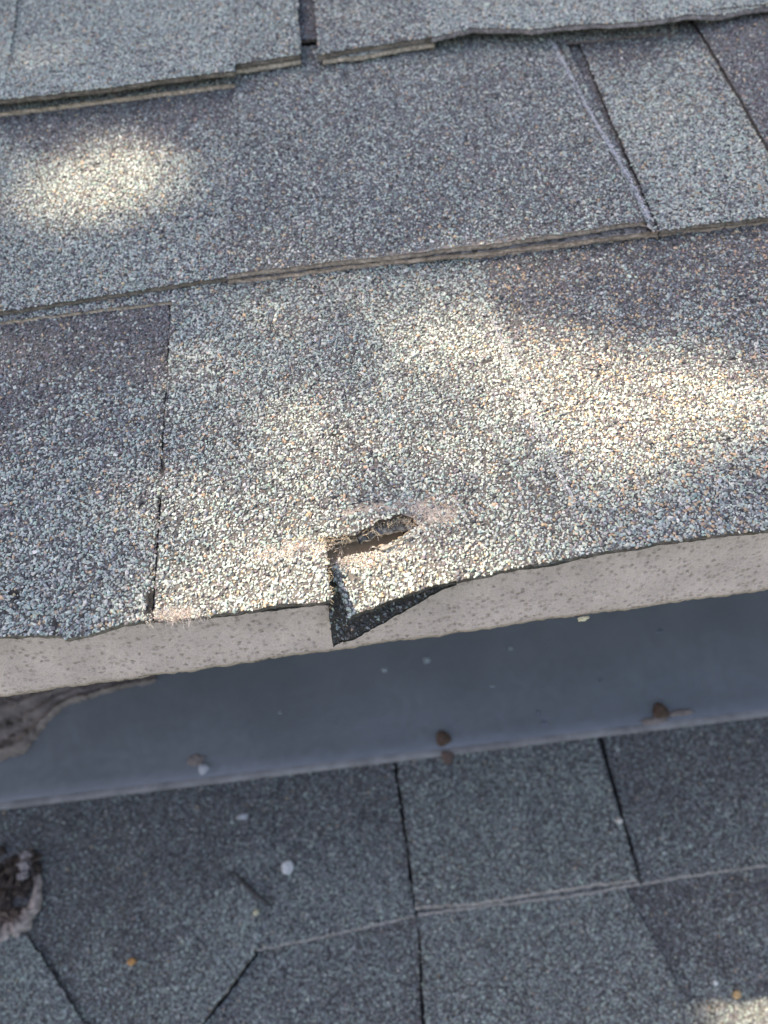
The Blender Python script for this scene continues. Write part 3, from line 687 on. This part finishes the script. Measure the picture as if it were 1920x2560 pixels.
for k in range(3):
    for m_ in range(N):
        p0=k*N+m_; p1=k*N+(m_+1)%N; f+= [(p0,p1,p1+N),(p0,p1+N,p0+N)]
M_TWIG=material('dark_bark',base=(.06,.055,.055),rough=.9,noise_scale=300,noise_amt=.3)
a.add(V,f,0,(.1,.1,.1)); tag(link('twig',a,None,[M_TWIG]),'short dark twig on the lower roof beside the white disc','twig')

# crumpled debris at the left edge: dark clods with a grey curled rim
dt=thing('debris_clump','crumpled dark debris with a grey curled rim at the left edge of the lower roof','debris',(-215,40,NB+8))
a=Acc()
for k,(px,py,ru,rw,rn) in enumerate(((10,2230,12,14,5),(40,2170,9,8,4),(75,2150,9,7,5),(60,2215,8,9,5),(-40,2260,16,16,6),(20,2290,12,8,4),(95,2175,4,6,4),(-10,2130,8,5,3),(5,2190,7,7,6))):
    pt=poly_uw([(px,py)],low_n(1))[0]; g=.04+.035*((k*7)%3)/2
    blob(a,(pt[0],pt[1],low_n(1)(pt[0],pt[1])+rn*.4),(ru*.62,rw*.62,rn*.8),k+20,(g*1.5,g*1.1,g*.9),sub=4,amp=.55)
link('dark_clods',a,dt,[M_PLAIN])
a=Acc()
rim=[(82,2160,3,9),(96,2195,4,10),(98,2235,5,11),(85,2275,7,11),(60,2310,9,10),(20,2328,9,9),(-30,2338,9,8),(-90,2350,8,6)]
rp=[]
for px,py,r,h in rim:
    pt=poly_uw([(px,py)],low_n(1))[0]; rp.append((pt[0],pt[1],low_n(1)(pt[0],pt[1])+1,r,h))
rp=np.array(rp); ss=np.linspace(0,1,90); L=np.linspace(0,1,len(rp)); C5=np.stack([np.interp(ss,L,rp[:,k]) for k in range(5)],1)
V=[];K=14
for k,q in enumerate(C5):
    tg=C5[min(k+1,89)]-C5[max(k-1,0)]; nrm=np.array([-tg[1],tg[0]]); nrm/=np.linalg.norm(nrm)
    for m_ in range(K):
        an=-.4+m_*3.9/(K-1); rr=q[3]*.55*(1+.35*float(noise(k*1.0,m_*1.0,4,101))+.2*float(noise(k*1.,m_*1.,1.5,102)))
        V.append((q[0]+nrm[0]*rr*math.cos(an),q[1]+nrm[1]*rr*math.cos(an),q[2]+max(rr*math.sin(an)*.9,-.6)+.3))
f=[]
for k in range(89):
    for m_ in range(K-1):
        p0=k*K+m_; f+= [(p0,p0+1,p0+K+1),(p0,p0+K+1,p0+K)]
cc=np.array([.30,.25,.225])*(1+.5*np.array([[float(noise(v_[0],v_[1],2.5,140))] for v_ in V]))
a.add(V,f,0,cc); link('curled_rim',a,dt,[M_PLAIN],smooth_=True)
a=Acc()
for (px,py,r) in ((72,2165,4),(68,2190,3.2),(75,2140,3)):
    pt=poly_uw([(px,py)],low_n(1))[0]; blob(a,(pt[0],pt[1],low_n(1)(pt[0],pt[1])+5.5),(r,r*.8,r*.7),px,(.24,.21,.21),sub=3,amp=.5)
link('pale_lump',a,dt,[M_PLAIN])

# ------------------------------------------------------------------ light through the tree: gaps of the crown
def G(px,py,ru,rw,amp,rot=0,n=8):
    g=gauss(px,py,ru,rw,n,rot); return lambda u,w_: amp*g(u,w_)
LG=[G(245,440,31,23,2.1),G(1500,970,48,25,.85,-.2),G(1720,1040,46,22,.6),G(1740,1075,36,15,.40),G(1240,850,30,22,.42),
    G(850,880,62,38,.36),G(1080,1130,48,26,.42),G(650,1190,45,26,.42),G(960,1440,34,17,1.0),G(620,1470,26,13,.85),G(1300,1320,40,16,.35),
    G(1180,690,55,11,.34),G(20,900,18,10,.75),G(1000,600,65,9,.25),G(180,165,55,16,.22),G(1050,30,60,20,.22),G(1650,350,50,50,.12)]
def light(u,w_):
    v=.03+sum(g(u,w_) for g in LG)
    # open edge beyond the eave: lets the sun reach the lower roof's right corner
    out=1.6*smooth((u+78)/22)*smooth((w_-0)/30)*smooth((80-u)/30)
    v=v+out*smooth((106-w_)/16)
    return np.clip(v,0,1)
LEAF_T=5.0; rng=np.random.default_rng(21)
M_LEAF=bpy.data.materials.new('leaf'); M_LEAF.use_nodes=True
b=M_LEAF.node_tree.nodes['Principled BSDF']; b.inputs['Roughness'].default_value=.5
n=M_LEAF.node_tree; a_=n.nodes.new('ShaderNodeAttribute'); a_.attribute_name='col'; n.links.new(a_.outputs['Color'],b.inputs['Base Color'])
M_BARK=material('bark',base=(.11,.085,.065),rough=.95,noise_scale=20,noise_amt=.4,bump=1,bump_scale=60,dist=.01)
tree=bpy.data.objects.new('tree',None); C.objects.link(tree); tree['label']='leafy tree whose crown hangs over the roof and dapples the sunlight'; tree['category']='tree'
tree.location=(-3.9,-.9,-3.2); bpy.context.view_layer.update()
a=Acc(); SN=SUN/np.linalg.norm(SUN)
HU,HW=620,560; cu,cw=0.,130.
gu,gw=np.meshgrid(np.arange(352),np.arange(318)); N=gu.size
u=((gu.ravel()+rng.random(N))/352*2-1)*HU+cu; w_=((gw.ravel()+rng.random(N))/318*2-1)*HW+cw
k=np.exp(-LEAF_T*1)  
keep=np.minimum(1,-np.log(np.clip(light(u,w_),np.exp(-LEAF_T),1))/LEAF_T)
edge=1-smooth((np.maximum(abs(u-cu)/HU,abs(w_-cw)/HW)-.8)/.2)*.7
ok=rng.random(N)<keep*edge; u=u[ok];w_=w_[ok]; N=len(u)
h=rng.uniform(2500,3600,N)+250*noise(u,w_,300,120)
Pc=np.stack([u,w_,np.zeros(N)],1)+SN*h[:,None]
d1=rng.normal(size=(N,3)); d1/=np.linalg.norm(d1,axis=1)[:,None]
nn=SN+rng.normal(0,.55,(N,3)); nn/=np.linalg.norm(nn,axis=1)[:,None]
d2=np.cross(nn,d1); d2/=np.linalg.norm(d2,axis=1)[:,None]; d1=np.cross(d2,nn)
L=rng.uniform(7,10.5,N)[:,None]; Wd=L*.52
V=np.stack([Pc-d1*L,Pc-d1*L*.2+d2*Wd+nn*2,Pc+d1*L,Pc-d1*L*.2-d2*Wd+nn*2,Pc+d1*L*.45+d2*Wd*.7+nn*1,Pc+d1*L*.45-d2*Wd*.7+nn*1],1)
F=np.array([(0,1,3),(1,4,3),(4,5,3),(4,2,5)])[None]+(np.arange(N)*6)[:,None,None]
lc=np.array([.055,.10,.03])*np.exp(rng.normal(0,.25,(N,1)))
a.add(V.reshape(-1,3),F.reshape(-1,3),0,np.repeat(lc,6,0))
# the rest of the crown, sparser, spreading back to the trunk
N=9000; q=rng.normal(size=(N,3)); q/=np.linalg.norm(q,axis=1)[:,None]
cc=np.array([-3.5,-.5,3.0]); X=cc+q*np.array([1.3,1.2,.9])*(rng.random((N,1))**.4)
cam_line=X@B.T*1000; tproj=cam_line-SN*(cam_line@np.array([0,0,1.])/SN[2])[:,None]
okk=(abs(tproj[:,0]-cu)>HU*.95)|(abs(tproj[:,1]-cw)>HW*.95); X=X[okk]; N=len(X)
d1=rng.normal(size=(N,3)); d1/=np.linalg.norm(d1,axis=1)[:,None]; d2=np.cross(d1,rng.normal(size=(N,3))); d2/=np.linalg.norm(d2,axis=1)[:,None]
Xr=X@B.T*1000
V=np.stack([Xr-d1*45,Xr+d2*24,Xr+d1*45,Xr-d2*24],1); F=np.array([(0,1,2),(0,2,3)])[None]+(np.arange(N)*4)[:,None,None]
a.add(V.reshape(-1,3),F.reshape(-1,3),0,(.055,.10,.03))
link('crown',a,tree,[M_LEAF])
def tube(acc,pts,rad,K=10):
    pts=np.array(pts,float); V=[]
    for k,p_ in enumerate(pts):
        tg=pts[min(k+1,len(pts)-1)]-pts[max(k-1,0)]; tg/=np.linalg.norm(tg); ax=np.cross(tg,[.3,1,.2]); ax/=np.linalg.norm(ax); ay=np.cross(tg,ax)
        for m_ in range(K): an=m_*2*np.pi/K; V.append(p_+rad[k]*(math.cos(an)*ax+math.sin(an)*ay))
    f=[]
    for k in range(len(pts)-1):
        for m_ in range(K):
            p0=k*K+m_; p1=k*K+(m_+1)%K; f+= [(p0,p1,p1+K),(p0,p1+K,p0+K)]
    acc.add(V,f,0,(.1,.1,.1))
a=Acc(); tube(a,[(-3.9,-.9,-3.25),(-3.85,-.9,-1.5),(-3.75,-.8,.2),(-3.6,-.6,1.6),(-3.4,-.5,3.0)],(.19,.14,.12,.09,.05)); link('trunk',a,tree,[M_BARK],roofspace=False,smooth_=True)
a=Acc(); ce=world(np.array([[cu-430,cw+380,0]])+SN*3000)[0]
tube(a,[(-3.6,-.6,1.6),(-2.9,-.1,2.2),tuple(ce*.6+np.array([-2.2,.1,2.4])*.4),tuple(ce)],(.07,.05,.03,.01)); link('limb',a,tree,[M_BARK],roofspace=False,smooth_=True)

# ------------------------------------------------------------------ ground
M_GR=material('lawn',base=(.07,.10,.04),rough=1,noise_scale=3,noise_amt=.4)
a=Acc(); a.add([(-60,-60,-3.2),(60,-60,-3.2),(60,60,-3.2),(-60,60,-3.2)],[(0,1,2),(0,2,3)],0,(.1,.1,.1)); o=link('ground',a,None,[M_GR],roofspace=False); o['kind']='structure'
